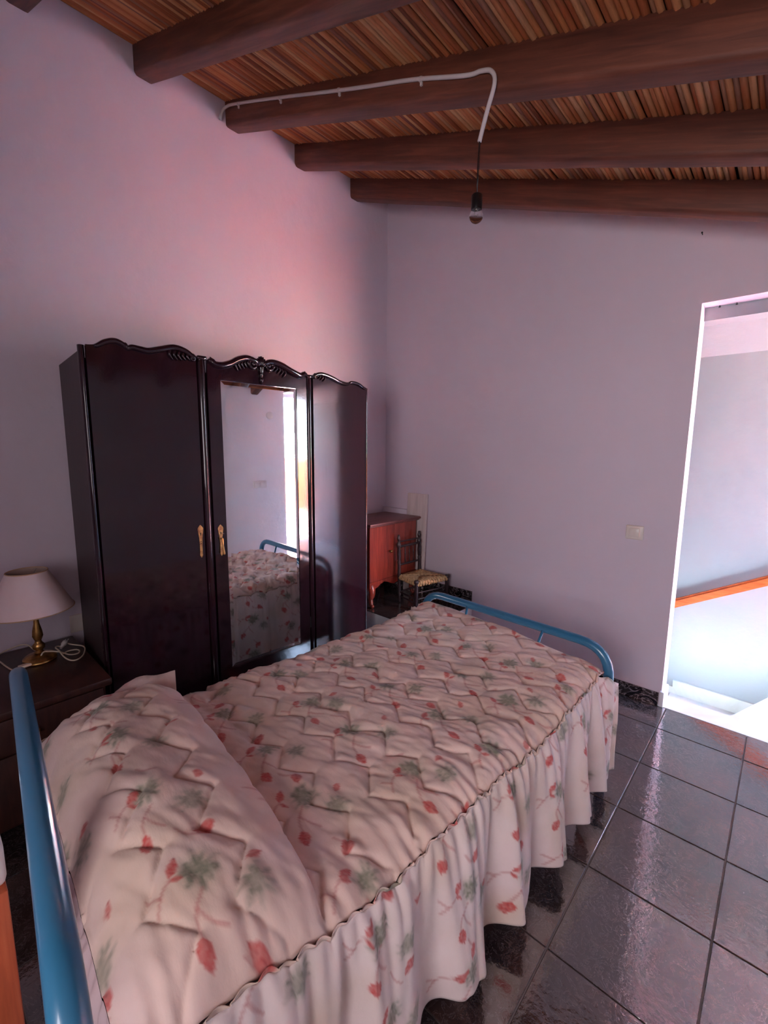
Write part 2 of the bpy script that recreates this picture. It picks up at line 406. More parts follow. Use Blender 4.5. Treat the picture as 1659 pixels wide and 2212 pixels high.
# beams follow the slope; y of the near face, width
def beam(y0, wd=.085, h=.118):
    bm = bmesh.new(); ra = math.atan(SL); c = math.cos(ra)
    segs = 14; rings = []
    prof = []
    rr = .018
    for cy_, cz_, a0 in ((y0+rr, -h+rr, PI), (y0+wd-rr, -h+rr, 1.5*PI)):
        for q in range(4):
            a = a0 + q/3*PI/2; prof.append((cy_+rr*math.cos(a), cz_+rr*math.sin(a)))
    prof = [(y0, .004)] + prof + [(y0+wd, .004)]
    for s in range(segs+1):
        x = XL + (XR-XL)*s/segs
        rings.append([bm.verts.new((x, y+random.uniform(-.0015, .0015), zc(x)+z+(random.uniform(-.0015, .0015)))) for y, z in prof])
    n = len(prof)
    for a, b in zip(rings, rings[1:]):
        for q in range(n): bm.faces.new((a[q], a[(q+1) % n], b[(q+1) % n], b[q]))
    bm.faces.new(rings[0]); bm.faces.new(rings[-1][::-1])
    return bmobj('beam', bm, m_beam, ceil, smooth=True, angle=50)
for y in (-.86, -.42, .02, .449, .912, 1.359, 1.804, 2.263): beam(y)

# ------------------------------------------------------------------ landing and stairs
LY = 3.6
LR = 1.70
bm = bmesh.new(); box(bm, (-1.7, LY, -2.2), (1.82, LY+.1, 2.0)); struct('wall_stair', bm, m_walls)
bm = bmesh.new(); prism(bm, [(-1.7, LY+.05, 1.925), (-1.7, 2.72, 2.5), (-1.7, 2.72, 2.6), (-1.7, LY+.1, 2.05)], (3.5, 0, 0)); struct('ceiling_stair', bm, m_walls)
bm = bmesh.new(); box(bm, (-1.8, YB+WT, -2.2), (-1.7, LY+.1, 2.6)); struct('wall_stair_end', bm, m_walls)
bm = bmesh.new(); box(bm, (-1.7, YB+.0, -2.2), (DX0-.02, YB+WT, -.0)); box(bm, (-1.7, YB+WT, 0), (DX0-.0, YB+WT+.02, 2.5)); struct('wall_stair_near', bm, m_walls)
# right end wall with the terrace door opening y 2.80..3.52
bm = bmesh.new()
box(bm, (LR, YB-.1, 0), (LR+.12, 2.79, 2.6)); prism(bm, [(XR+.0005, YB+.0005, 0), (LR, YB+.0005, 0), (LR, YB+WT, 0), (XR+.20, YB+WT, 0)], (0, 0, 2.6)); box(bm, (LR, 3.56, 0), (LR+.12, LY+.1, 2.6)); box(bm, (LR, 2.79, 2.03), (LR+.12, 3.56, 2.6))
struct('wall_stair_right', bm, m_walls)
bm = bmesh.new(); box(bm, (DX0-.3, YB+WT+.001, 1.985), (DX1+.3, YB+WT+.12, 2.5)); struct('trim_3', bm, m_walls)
for x_ in (-.335, -.27):   # two small hooks under the head of the doorway
    bm = bmesh.new(); lathe(bm, (x_, YB+WT-.012, DH+.001), (x_, YB+WT-.012, DH-.010), [(0, .002), (.5, .002), (.6, .0045), (.9, .0045), (1, .001)], 8)
    tag(bmobj('screw_hook', bm, m_black), 'left dark screw head under the doorway head' if x_ < -.3 else 'right dark screw head under the doorway head', 'screw')
st = thing('staircase', 'white marble stairs turning down to the left beyond the doorway', 'stairs', (0, 2.78, 0))
bm = bmesh.new()
prism(bm, [(DX0-.0, -.145, -.05), (XR-.002, -.145, -.05), (XR+.198, -.034, -.05), (LR-.002, -.034, -.05), (LR-.002, .818, -.05), (.20, .818, -.05), (-.105, .004, -.05), (DX0, .004, -.05)], (0, 0, .052))
bmobj('landing_slab', bm, m_marble, st)
bm = bmesh.new(); prism(bm, [(-.104, -.0, -.40), (.21, .82, -.40), (.35, .82, -.40), (.35, 0, -.40)], (0, 0, .35)); bmobj('riser', bm, m_wallw, st)
bm = bmesh.new(); prism(bm, [(DX0-.09, .0, -.40), (.20, .0, -.40), (.20, .82, -.40), (DX0-.09, .82, -.40)], (0, 0, .04)); bmobj('tread', bm, m_marble, st)
for k in range(1, 5):
    bm = bmesh.new(); box(bm, (DX0-.09-.27*k, 0, -.40-.18*k), (DX0-.08-.27*(k-1), .82, -.36-.18*k)); bmobj('tread', bm, m_marble, st)
    bm = bmesh.new(); box(bm, (DX0-.09-.27*(k-1)-.0, 0.01, -.36-.18*k), (DX0-.07-.27*(k-1), .81, -.40-.18*(k-1))); bmobj('riser', bm, m_wallw, st)
bm = bmesh.new(); box(bm, (DX0-.08, .803, -.36), (.18, .819, -.262)); bmobj('skirting', bm, m_marble, st)
for k in range(1, 4):
    bm = bmesh.new(); box(bm, (DX0-.08-.27*k, .803, -.36-.18*k), (DX0-.08-.27*(k-1), .819, -.262-.18*(k-1)-.05)); bmobj('skirting', bm, m_marble, st)
hr = thing('handrail', 'orange varnished wooden handrail fixed along the white stairwell wall', 'handrail', (-.3, 3.56, .40))
bm = bmesh.new()
def hz(x): return .300 + .56*(x+.53)
prism(bm, [(-1.2, 3.52, hz(-1.2)-.035), (.6, 3.52, hz(.6)-.035), (.6, 3.52, hz(.6)+.03), (-1.2, 3.52, hz(-1.2)+.03)], (0, .05, 0))
bmesh.ops.bevel(bm, geom=[e for e in bm.edges if abs((e.verts[0].co-e.verts[1].co).x) > 1], offset=.012, segments=3, affect='EDGES')
bmesh.ops.translate(bm, verts=bm.verts[:], vec=(.3, -3.56, -.40)); bmobj('rail', bm, m_orange, hr, smooth=True, angle=40)
for x_ in (-.9, .3):
    bm = bmesh.new(); sweep(bm, catmull([(x_, 3.60, hz(x_)-.06), (x_, 3.57, hz(x_)-.065), (x_, 3.548, hz(x_)-.03)], 5), .006, 8)
    bmesh.ops.translate(bm, verts=bm.verts[:], vec=(.3, -3.56, -.40)); bmobj('bracket', bm, m_steel, hr, smooth=True)

# outside: terrace, parapet, hills
tr = boxobj('terrace_ground', (LR+.12, -1.5, -.12), (5.2, 8.5, -.02), m_terra); tr['kind'] = 'structure'
pr = boxobj('parapet', (4.6, -1.5, -.02), (4.8, 8.5, 1.13), m_brick, bevel=.01); pr['kind'] = 'structure'
bm = bmesh.new()
n = 40; top = []; 
for q in range(n+1):
    y_ = -20+q*3.; top.append((45+3*math.sin(q*.7), y_, 1.2+2.2*vnoise(np.array([q*.35]), np.array([.5]), 5)[0]+.5*math.sin(q*.9)))
a = [bm.verts.new(p) for p in top]; b = [bm.verts.new((p[0]-22, p[1], -6)) for p in top]; c = [bm.verts.new((p[0]+8, p[1], -6)) for p in top]
for q in range(n): bm.faces.new((a[q], a[q+1], b[q+1], b[q])); bm.faces.new((a[q], c[q], c[q+1], a[q+1]))
struct('hill', bm, m_hill, smooth=True)

# ------------------------------------------------------------------ wardrobe
RZ = math.radians(-4)
W = thing('wardrobe', 'tall black-brown lacquered wardrobe with carved crest and central mirror door', 'wardrobe', (-1.95, .487, 0), RZ)
WD, WW = .43, 1.405
# local: x outward (0 = front of doors), y along the width
boxobj('side_panel', (-WD, 0, .0), (-.012, .018, 1.70), m_wardside, W); boxobj('side_panel', (-WD, WW-.018, .0), (-.012, WW, 1.685), m_wardside, W)
bm = bmesh.new(); box(bm, (-WD, .018, .05), (-WD+.008, WW-.018, 1.69)); bmobj('back_panel', bm, m_wardside, W)
bm = bmesh.new(); box(bm, (-WD+.008, .018, 1.66), (-.03, WW-.018, 1.68)); bmobj('top_panel', bm, m_wardside, W)
bm = bmesh.new(); box(bm, (-.06, .0, 0), (-.006, WW, .12), .004); bmobj('plinth', bm, m_ward, W, smooth=True, angle=40)
bm = bmesh.new(); box(bm, (-WD+.008, .018, .10), (-.03, WW-.018, .12)); bmobj('bottom_panel', bm, m_wardside, W)
prof_all = catmull([(0, 0, 1.722), (0, .05, 1.728), (0, .085, 1.748), (0, .118, 1.757), (0, .145, 1.748), (0, .160, 1.737), (0, .175, 1.744), (0, .205, 1.741), (0, .235, 1.739), (0, .28, 1.752), (0, .332, 1.767), (0, .375, 1.760), (0, .405, 1.742), (0, .418, 1.728)], 6)
profC = catmull([(0, .468, 1.730), (0, .485, 1.737), (0, .500, 1.724), (0, .535, 1.724), (0, .575, 1.738), (0, .61, 1.758), (0, .650, 1.770), (0, .685, 1.764), (0, .705, 1.758), (0, .722, 1.762), (0, .740, 1.757), (0, .76, 1.766), (0, .79, 1.769), (0, .83, 1.761), (0, .87, 1.745), (0, .91, 1.731), (0, .94, 1.725), (0, .958, 1.735), (0, .975, 1.730)], 5)
profR = catmull([(0, 1.015, 1.722), (0, 1.035, 1.737), (0, 1.065, 1.745), (0, 1.10, 1.742), (0, 1.14, 1.733), (0, 1.18, 1.720), (0, 1.22, 1.713), (0, 1.25, 1.714), (0, 1.268, 1.722), (0, 1.30, 1.722), (0, 1.33, 1.715), (0, 1.36, 1.702), (0, 1.39, 1.697)], 6)
def door_panel(name, y0, y1, top, z0=.13):
    bm = bmesh.new(); pts = [(-.020, y0, z0)] + [(-.020, p.y, p.z) for p in top if y0 <= p.y <= y1]
    pts = [(-.020, y0, z0), (-.020, y0, pts[1][2])] + pts[1:] + [(-.020, y1, pts[-1][2]), (-.020, y1, z0)]
    prism(bm, pts, (.020, 0, 0)); return bmobj(name, bm, m_ward, W)
dl = door_panel('door', .022, .420, prof_all); dr = door_panel('door', 1.018, 1.383, profR)
# centre door = frame around the mirror
MY0, MY1, MZ0, MZ1 = .524, .918, .292, 1.650
bm = bmesh.new()
pts = [(-.020, .466, MZ1)] + [(-.020, p.y, p.z) for p in profC if .466 <= p.y <= .976] + [(-.020, .976, MZ1)]
prism(bm, pts, (.020, 0, 0))
box(bm, (-.02, .466, .13), (0, MY0, MZ1)); box(bm, (-.02, MY1, .13), (0, .976, MZ1)); box(bm, (-.02, MY0, .13), (0, MY1, MZ0))
dc = bmobj('mirror_door', bm, m_ward, W)
# bevelled mirror
bm = bmesh.new(); bv = .018
o_ = [bm.verts.new((-.004, y, z)) for y, z in ((MY0, MZ0), (MY1, MZ0), (MY1, MZ1), (MY0, MZ1))]
i_ = [bm.verts.new((-.0018, y, z)) for y, z in ((MY0+bv, MZ0+bv), (MY1-bv, MZ0+bv), (MY1-bv, MZ1-bv), (MY0+bv, MZ1-bv))]
bk = [bm.verts.new((-.008, y, z)) for y, z in ((MY0, MZ0), (MY1, MZ0), (MY1, MZ1), (MY0, MZ1))]
bm.faces.new(i_)
for q in range(4): bm.faces.new((o_[q], o_[(q+1) % 4], i_[(q+1) % 4], i_[q])); bm.faces.new((bk[q], bk[(q+1) % 4], o_[(q+1) % 4], o_[q]))
bm.faces.new(bk[::-1])
bmobj('mirror', bm, m_mirror, dc)
# front edge stiles and half-round pilasters
def pil(y, r, top, name='pilaster'):
    bm = bmesh.new(); n = 9
    lo = [bm.verts.new((-.02 + (r+.006)*math.sin(PI*k/(n-1))*1.0, y-r*math.cos(PI*k/(n-1)), .12)) for k in range(n)]
    hi = [bm.verts.new((v.co.x, v.co.y, top)) for v in lo]
    for k in range(n-1): bm.faces.new((lo[k], lo[k+1], hi[k+1], hi[k]))
    bm.faces.new((lo[0], hi[0], hi[-1], lo[-1])); bm.faces.new(hi); bm.faces.new(lo[::-1])
    return bmobj(name, bm, m_ward, W, smooth=True, angle=50)
pil(.443, .0205, 1.738); pil(.997, .0185, 1.722)
pil(.010, .011, 1.722, 'edge_moulding'); pil(WW-.011, .011, 1.697, 'edge_moulding')
for y_, z_ in ((.443, 1.738), (.997, 1.722)):
    bm = bmesh.new(); box(bm, (-.022, y_-.020, z_-.012), (.012, y_+.020, z_+.004), .004); bmobj('pilaster_cap', bm, m_ward, W, smooth=True, angle=50)
# carved mouldings along the wavy tops
def carve(top, y0, y1, r, parent, xo=.004):
    pts = [Vector((xo, p.y, p.z-r*.6)) for p in top if y0 <= p.y <= y1]
    n = len(pts); rad = [r*(.45+.55*math.sin(PI*min(1, max(0, (k+.5)/n)))**.5) for k in range(n)]
    bm = bmesh.new(); sweep(bm, pts, rad, 8); return bmobj('carved_moulding', bm, m_ward, parent, smooth=True)
carve(prof_all, .045, .160, .011, dl); carve(prof_all, .157, .417, .013, dl)
carve(profC, .468, .712, .016, dc, .007); carve(profC, .735, .976, .016, dc, .007)
carve(profR, 1.018, 1.262, .012, dr); carve(profR, 1.255, 1.383, .010, dr)
def leaf_ribs(y, z, dy, n, L, parent, slope):
    """acanthus ribs hanging under a moulding, fanning towards dy"""
    bm = bmesh.new()
    for k in range(n):
        t_ = k/(n-1) if n > 1 else 0
        y0 = y + dy*t_; z0 = z + slope*t_
        ln = L*1.25*(1-.4*t_)
        pts = catmull([(.004, y0, z0), (.009, y0-dy*.10*(1), z0-ln*.45), (.007, y0+dy*.12, z0-ln*.9)], 4)
        sweep(bm, pts, [.0045, .0055, .006, .006, .0055, .005, .004, .003, .0015], 6)
    return bmobj('carved_leaf', bm, m_ward, parent, smooth=True)
def scroll(y, z, r, hand, parent, turns=1.25, r0=.008):
    bm = bmesh.new(); pts = []; rad = []
    N_ = 26
    for k in range(N_):
        t_ = k/(N_-1); a = t_*turns*2*PI; rr = r*(1-.75*t_)
        pts.append((.005+.004*t_, y+hand*(rr*math.sin(a)), z+rr*math.cos(a))); rad.append(r0*(1-.4*t_))
    sweep(bm, pts, rad, 8); lathe(bm, (0, y, z), (.014, y, z), [(0, r*.35), (.6, r*.38), (.9, r*.25), (1, .001)], 12)
    return bmobj('carved_scroll', bm, m_ward, parent, smooth=True)
leaf_ribs(.318, 1.752, .070, 5, .040, dl, -.010); scroll(.404, 1.727, .014, 1, dl, 1., .006); scroll(.150, 1.737, .009, 1, dl, .9, .005)
leaf_ribs(.600, 1.742, .060, 5, .040, dc, .010); scroll(.683, 1.738, .025, -1, dc, r0=.009); scroll(.478, 1.728, .010, 1, dc, .9, .006)
leaf_ribs(.845, 1.738, -.060, 5, .038, dc, .014); scroll(.763, 1.738, .025, 1, dc, r0=.009); scroll(.966, 1.726, .009, -1, dc, .9, .006)
leaf_ribs(1.085, 1.733, -.045, 4, .028, dr, .004); scroll(1.030, 1.722, .012, -1, dr, .9, .006)
# central crest: fan and drop
bm = bmesh.new()
for k in range(7):
    a = math.radians(-62+k*124/6); L = .045
    sweep(bm, [(.004, .722+.004*math.sin(a), 1.725), (.010, .722+L*.55*math.sin(a)*.75, 1.728+L*.55*math.cos(a)), (.006, .722+L*math.sin(a)*.62, 1.733+L*math.cos(a))], [.005, .007, .005], 8)
lathe(bm, (.006, .722, 1.735), (.006, .722, 1.652), [(0, .016), (.12, .015), (.45, .008), (.55, .010), (.6, .006), (.68, .009), (.8, .010), (.92, .006), (1, .001)], 12)
bmobj('crest', bm, m_ward, dc, smooth=True)
# escutcheon plates
def plate(y, zt, zb, parent, handle):
    h = zt-zb; bm = bmesh.new()
    o = [(0, 1.0), (.5, .955), (.95, .90), (1., .86), (.80, .74), (.55, .60), (.42, .40), (.44, .15), (.50, .08), (.25, .03), (0, 0)]
    R_ = [(y+.0125*a, zb+h*b) for a, b in o]; L_ = [(y-.0125*a, zb+h*b) for a, b in o[1:-1]][::-1]
    prism(bm, [(.0008, p[0], p[1]) for p in R_+L_], (.0025, 0, 0))
    p = bmobj('lock_plate', bm, m_oldbrass, parent)
    bm = bmesh.new(); zk = zb+h*.72
    kp = [(.0028*math.sin(a), .004+.0028*math.cos(a)) for a in [math.radians(-140+280*k/10) for k in range(11)]] + [(.0022, -.006), (-.0022, -.006)]
    prism(bm, [(.0031, y+u_, zk+v_) for u_, v_ in kp], (.0006, 0, 0)); bmobj('keyhole', bm, m_dark, p)
    if not handle:
        for dz in (.50, .44):
            bm = bmesh.new(); lathe(bm, (.003, y, zb+h*dz), (.0038, y, zb+h*dz), [(0, .0022), (1, .0022)], 8); bmobj('screw_hole', bm, m_dark, p)
    if handle:
        bm = bmesh.new(); lathe(bm, (.003, y, zb+h*.55), (.018, y, zb+h*.55), [(0, .006), (.5, .0045), (1, .0055)], 12)
        lathe(bm, (.016, y+.001, zb+h*.57), (.020, y+.004, zb+h*.06), [(0, .003), (.1, .0045), (.45, .003), (.7, .0045), (.93, .0065), (1, .005)], 12)
        bmobj('drop_handle', bm, m_brass, p, smooth=True, angle=40)
        bm = bmesh.new(); sweep(bm, [(.004, y-.004, zk+.006), (.012, y, zk+.004), (.014, y+.010, zk-.002)], .0012, 6); bmobj('key', bm, m_steel, p, smooth=True)
plate(.402, 1.012, .862, dl, False); plate(.494, 1.004, .856, dc, True)
for z_ in (1.62, 1.0, .40):
    bm = bmesh.new(); lathe(bm, (-.001, .980, z_-.03), (-.001, .980, z_+.03), [(0, .0035), (1, .0035)], 8); bmobj('hinge', bm, m_dark, dc)

# ------------------------------------------------------------------ chest on the platform
CH = thing('chest', 'small red-brown wooden cabinet on the raised corner, beside the wardrobe', 'cabinet', (-2.02, 2.07, PZ))
D_, Wc = .345, .50
bm = bmesh.new(); box(bm, (-D_, .0, .165), (-.018, Wc, .570)); bmobj('body', bm, m_chest, CH)
bm = bmesh.new()
box(bm, (-D_, -.012, .570), (.020, Wc+.030, .588), .006); box(bm, (-D_, -.004, .562), (.010, Wc+.02, .572), .003)
bmobj('top', bm, m_chesttop, CH, smooth=True, angle=40)
for a, b, hy in ((.004, Wc/2-.0015, Wc/2-.045), (Wc/2+.0015, Wc-.004, Wc/2+.045)):
    bm = bmesh.new(); box(bm, (-.018, a, .185), (0, b, .560), .002); d = bmobj('door', bm, m_chest, CH)
    bm = bmesh.new(); lathe(bm, (0, hy, .375), (.024, hy, .375), [(0, .006), (.3, .004), (.55, .0095), (.8, .010), (1, .003)], 14); bmobj('knob', bm, m_brass, d, smooth=True)
bm = bmesh.new(); pts = [(-.012, 0, .185), (-.012, 0, .150)]
for k in range(13):
    t_ = k/12; pts.append((-.012, .04+(Wc-.08)*t_, .150 - .018*math.cos(t_*4*PI) + .018*0))
pts += [(-.012, Wc, .150), (-.012, Wc, .185)]
prism(bm, pts, (.016, 0, 0)); bmobj('apron', bm, m_chest, CH)
for y_, x_ in ((.03, -.02), (Wc-.03, -.02), (.03, -D_+.03), (Wc-.03, -D_+.03)):
    bm = bmesh.new(); s = 1 if x_ > -.1 else -.3
    sweep(bm, catmull([(x_-.01, y_, .17), (x_+.012*s, y_, .12), (x_+.002, y_, .07), (x_+.010*s, y_, .025), (x_+.03*s, y_, .011)], 4), [.030]*4+[.027]*4+[.018]*4+[.014]*4+[.011], 10)
    bmobj('leg', bm, m_chest, CH, smooth=True)

# ------------------------------------------------------------------ rush chair
CR = thing('rush_chair', 'small dark turned-wood chair with woven rush seat, on the raised corner', 'chair', (-1.87, 2.43, PZ))
O = Vector((-1.87, 2.43, PZ))
P1, P2, F1, F2 = [Vector(p)-Vector((O.x, O.y, 0)) for p in ((-1.974, 2.333, 0), (-1.964, 2.552, 0), (-1.785, 2.283, 0), (-1.72, 2.548, 0))]
def at(p, z, lean=0): return Vector((p.x - lean, p.y, z))
postprof = [(0, .008), (.02, .011), (.10, .011), (.12, .0125), (.14, .011), (.36, .0125), (.40, .0145), (.44, .0125), (.56, .011), (.60, .0135), (.62, .010), (.64, .013), (.72, .0145), (.80, .011), (.82, .0155), (.86, .0165), (.89, .010), (.905, .008), (.92, .0125), (.95, .0135), (.975, .008), (.985, .010), (.995, .006), (1, .001)]
for p in (P1, P2):
    bm = bmesh.new(); lathe(bm, at(p, 0), at(p, .487, .016), postprof, 14); bmobj('back_post', bm, m_turned, CR, smooth=True)
legprof = [(0, .008), (.05, .012), (.16, .012), (.18, .0145), (.21, .010), (.24, .014), (.28, .010), (.32, .0135), (.8, .0140), (.86, .0125), (.90, .0165), (.97, .0165), (1, .012)]
for p in (F1, F2):
    bm = bmesh.new(); lathe(bm, at(p, 0), at(p, .209), legprof, 14); bmobj('leg', bm, m_turned, CR, smooth=True)
def rail(a, b, r=.006, name='rail', n=None):
    bm = bmesh.new(); prof = [(0, r*.8), (.1, r*1.0), (.45, r*1.25), (.5, r*1.4), (.55, r*1.25), (.9, r), (1, r*.8)]
    lathe(bm, a, b, prof, 10); return bmobj(name, bm, m_turned, CR, smooth=True)
lz = lambda z: .016*z/.487
rail(at(P1, .435, lz(.435)), at(P2, .435, lz(.435)), .0045, 'back_rail')
rail(at(P1, .400, lz(.40)), at(P2, .400, lz(.40)), .0075, 'back_rail')
rail(at(P1, .270, lz(.27)), at(P2, .270, lz(.27)), .0065, 'back_rail')
for t_ in (.30, .5, .70):
    a = at(P1, .270, lz(.27)).lerp(at(P2, .270, lz(.27)), t_); b = at(P1, .400, lz(.4)).lerp(at(P2, .400, lz(.4)), t_)
    bm = bmesh.new(); lathe(bm, a, b, [(0, .003), (.2, .0045), (.3, .003), (.5, .0045), (.55, .006), (.6, .0045), (.8, .003), (1, .0035)], 8); bmobj('spindle', bm, m_turned, CR, smooth=True)
for a, b in ((P1, F1), (P2, F2), (P1, P2), (F1, F2)):
    rail(at(a, .075), at(b, .075), .0055, 'stretcher')
for a, b in ((P1, F1), (P2, F2), (F1, F2)): rail(at(a, .045 if b != F2 or a != F1 else .12), at(b, .045 if b != F2 or a != F1 else .12), .005, 'stretcher')
# rush seat: four triangular wedges of cords
bm = bmesh.new(); corners = [P1, F1, F2, P2]; zt = .190; cen = (P1+P2+F1+F2)/4
side_pts = []
for q in range(4):
    a, b = corners[q], corners[(q+1) % 4]
    for k in range(12):
        f0, f1 = k/12+.003, (k+1)/12-.003
        pa = a.lerp(b, (f0+f1)/2); 
        # cord runs from the side rail inward, stopping at the mitre
        t_ = 1-abs((k+.5)/12-.5)*2; inner = pa.lerp(cen + (pa-(a+b)/2)*.0, t_)
        p_in = pa + (cen-(a+b)/2)*t_
        wdt = (b-a).length/24*1.08
        sweep(bm, [at(pa, zt-.020), at(pa + (pa-cen).normalized()*.006, zt-.010), at(pa, zt+.002), at(pa.lerp(p_in, .5), zt+.004), at(p_in, zt+.002)], wdt, 6)
bmobj('seat', bm, m_rush, CR, smooth=True)
for a, b in ((P1, F1), (F1, F2), (F2, P2), (P2, P1)):
    rail(at(a, zt-.008), at(b, zt-.008), .006, 'seat_rail')

# ------------------------------------------------------------------ plank leaning on the back wall
PK = thing('plank', 'pale grey weathered plank leaning on the wall behind the rush chair', 'plank', (-2.05, 2.57, PZ))
bm = bmesh.new(); box(bm, (-.092, -.018, 0), (.092, .0, .752), .002)
o = bmobj('board', bm, m_plank, PK, smooth=True, angle=40); o.rotation_euler = (math.radians(-3.6), math.radians(-.3), 0); o.location = (0, .018, 0)

# ------------------------------------------------------------------ nightstand
NS = thing('nightstand', 'dark brown wooden nightstand under the table lamp, beside the wardrobe', 'nightstand', (-1.83, .235, 0))
bm = bmesh.new(); box(bm, (-.545, -.24, .462), (.012, .237, .490), .006); bmobj('top', bm, m_night, NS, smooth=True, angle=40)
bm = bmesh.new(); box(bm, (-.535, -.225, .06), (-.012, .218, .462)); bmobj('body', bm, m_night, NS)
bm = bmesh.new(); box(bm, (-.012, -.215, .33), (.002, .208, .455), .003); d = bmobj('drawer', bm, m_night, NS, smooth=True, angle=40)
bm = bmesh.new(); lathe(bm, (.002, 0, .39), (.022, 0, .39), [(0, .006), (.4, .005), (.7, .011), (1, .004)], 12); bmobj('knob', bm, m_brass, d, smooth=True)
bm = bmesh.new(); box(bm, (-.012, -.215, .075), (.002, .208, .325), .003); d = bmobj('door', bm, m_night, NS, smooth=True, angle=40)
bm = bmesh.new(); lathe(bm, (.002, -.15, .22), (.022, -.15, .22), [(0, .006), (.4, .005), (.7, .011), (1, .004)], 12); bmobj('knob', bm, m_brass, d, smooth=True)
for x_ in (-.50, -.04):
    for y_ in (-.19, .185):
        bm = bmesh.new(); lathe(bm, (x_, y_, 0), (x_, y_, .062), [(0, .012), (.5, .02), (1, .022)], 12); bmobj('leg', bm, m_night, NS, smooth=True)

# ------------------------------------------------------------------ table lamp
LX, LYY, LZ = -2.185, .318, .490
LP = thing('table_lamp', 'brass table lamp with cream conical shade on the dark nightstand', 'lamp', (LX, LYY, LZ))
bm = bmesh.new(); lathe(bm, (0, 0, 0), (0, 0, .030), [(0, .054), (.15, .057), (.3, .055), (.45, .057), (.6, .053), (.8, .045), (1, .018)], 32); bmobj('base', bm, m_brass, LP, smooth=True, angle=50)
bm = bmesh.new(); lathe(bm, (0, 0, .028), (0, 0, .26), [(0, .012), (.03, .017), (.07, .011), (.10, .020), (.16, .022), (.20, .014), (.24, .0105), (.28, .0145), (.33, .0185), (.42, .0165), (.55, .010), (.7, .0075), (.8, .0065), (.82, .009), (.9, .009), (1, .009)], 24); bmobj('stem', bm, m_brass, LP, smooth=True, angle=60)
SB, ST_, RB, RT = .215, .372, .145, .067; SX, SY = -.012, -.011
bm = bmesh.new(); lathe(bm, (SX, SY, SB), (SX, SY, ST_), [(0, RB), (1, RT)], 64, caps=False); bmobj('lamp_shade', bm, m_shade, LP, smooth=True)
bm = bmesh.new(); lathe(bm, (SX, SY, SB+.001), (SX, SY, ST_-.001), [(0, RB-.002), (1, RT-.002)], 64, caps=False); bmobj('shade_lining', bm, m_shadein, LP, smooth=True)
for z_, r_ in ((SB, RB), (ST_, RT)):
    bm = bmesh.new(); sweep(bm, [(SX+r_*math.cos(a), SY+r_*math.sin(a), z_) for a in [2*PI*k/64 for k in range(65)]], .0022, 6, caps=False)
    bmobj('shade_trim', bm, m_trim, LP, smooth=True)
bm = bmesh.new()
for k in range(3):
    a = 2*PI*k/3+.4; sweep(bm, [(.008*math.cos(a), .008*math.sin(a), ST_-.02), (SX+RT*math.cos(a), SY+RT*math.sin(a), ST_-.004)], .0012, 6)
sweep(bm, [(0, 0, .25), (0, 0, ST_-.02)], .004, 8)
bmobj('shade_carrier', bm, m_steel, LP, smooth=True)
def rel(P): return [(p[0]-LX, p[1]-LYY, p[2]-LZ) for p in P]
bm = bmesh.new()
sweep(bm, catmull(rel([(-2.235, .333, .497), (-2.262, .312, .512), (-2.31, .302, .518), (-2.35, .285, .513), (-2.372, .262, .503), (-2.375, .235, .496), (-2.35, .208, .494), (-2.31, .198, .494), (-2.26, .205, .494), (-2.20, .214, .494), (-2.155, .224, .494), (-2.139, .236, .494), (-2.144, .247, .496)]), 6), .0028, 8)
sweep(bm, catmull(rel([(-2.156, .309, .497), (-2.160, .325, .527), (-2.160, .345, .526), (-2.148, .378, .516), (-2.13, .407, .500), (-2.132, .436, .494), (-2.155, .448, .494), (-2.175, .444, .494), (-2.184, .432, .494), (-2.187, .411, .494), (-2.168, .388, .494)]), 6), .0028, 8)
sweep(bm, catmull(rel([(-2.244, .417, .515), (-2.228, .434, .505), (-2.207, .458, .499), (-2.188, .468, .498), (-2.162, .469, .498), (-2.12, .458, .499), (-2.079, .44, .499), (-2.058, .416, .499), (-2.067, .396, .501), (-2.1, .383, .508), (-2.15, .376, .522), (-2.185, .373, .522), (-2.212, .381, .518), (-2.200, .398, .515)]), 6), .0028, 8)
bmobj('cord', bm, m_cord, LP, smooth=True)
bm = bmesh.new(); a, b = Vector(rel([(-2.144, .247, .497)])[0]), Vector(rel([(-2.156, .309, .500)])[0])
box(bm, (-.035, -.0095, -.005), (.035, .0095, .006), .002); o = bmobj('cord_switch', bm, m_cord, LP, smooth=True, angle=40); o.location = (a+b)/2; o.rotation_euler = (0, 0, math.atan2((b-a).y, (b-a).x))
bm = bmesh.new(); lathe(bm, (0, 0, 0), (.042, 0, .0), [(0, .005), (.2, .007), (.45, .0075), (.6, .0105), (.95, .0105), (1, .009)], 12)
for s in (-1, 1): lathe(bm, (.042, .005*s, 0), (.058, .005*s, 0), [(0, .002), (1, .002)], 8)
o = bmobj('plug', bm, m_white, LP, smooth=True, angle=40); o.location = rel([(-2.196, .392, .512)])[0]; o.rotation_euler = (0, -.25, math.atan2(.04, -.055))

# ------------------------------------------------------------------ bed
BO = (-1.0496, .1135, 0)
BED = thing('bed', 'blue tubular steel bed frame with mattress under the floral bedspread', 'bed', BO, RZ)
TR = .019
def bend(pts, r, n=7):
    """polyline with rounded corners"""
    P = [Vector(p) for p in pts]; out = [P[0]]
    for a, b, c in zip(P, P[1:], P[2:]):
        u = (a-b).normalized(); v = (c-b).normalized(); p0 = b+u*r; p1 = b+v*r
        for k in range(n+1):
            t_ = k/n; out.append(p0*(1-t_)**2 + b*2*t_*(1-t_) + p1*t_**2)
    out.append(P[-1]); return out
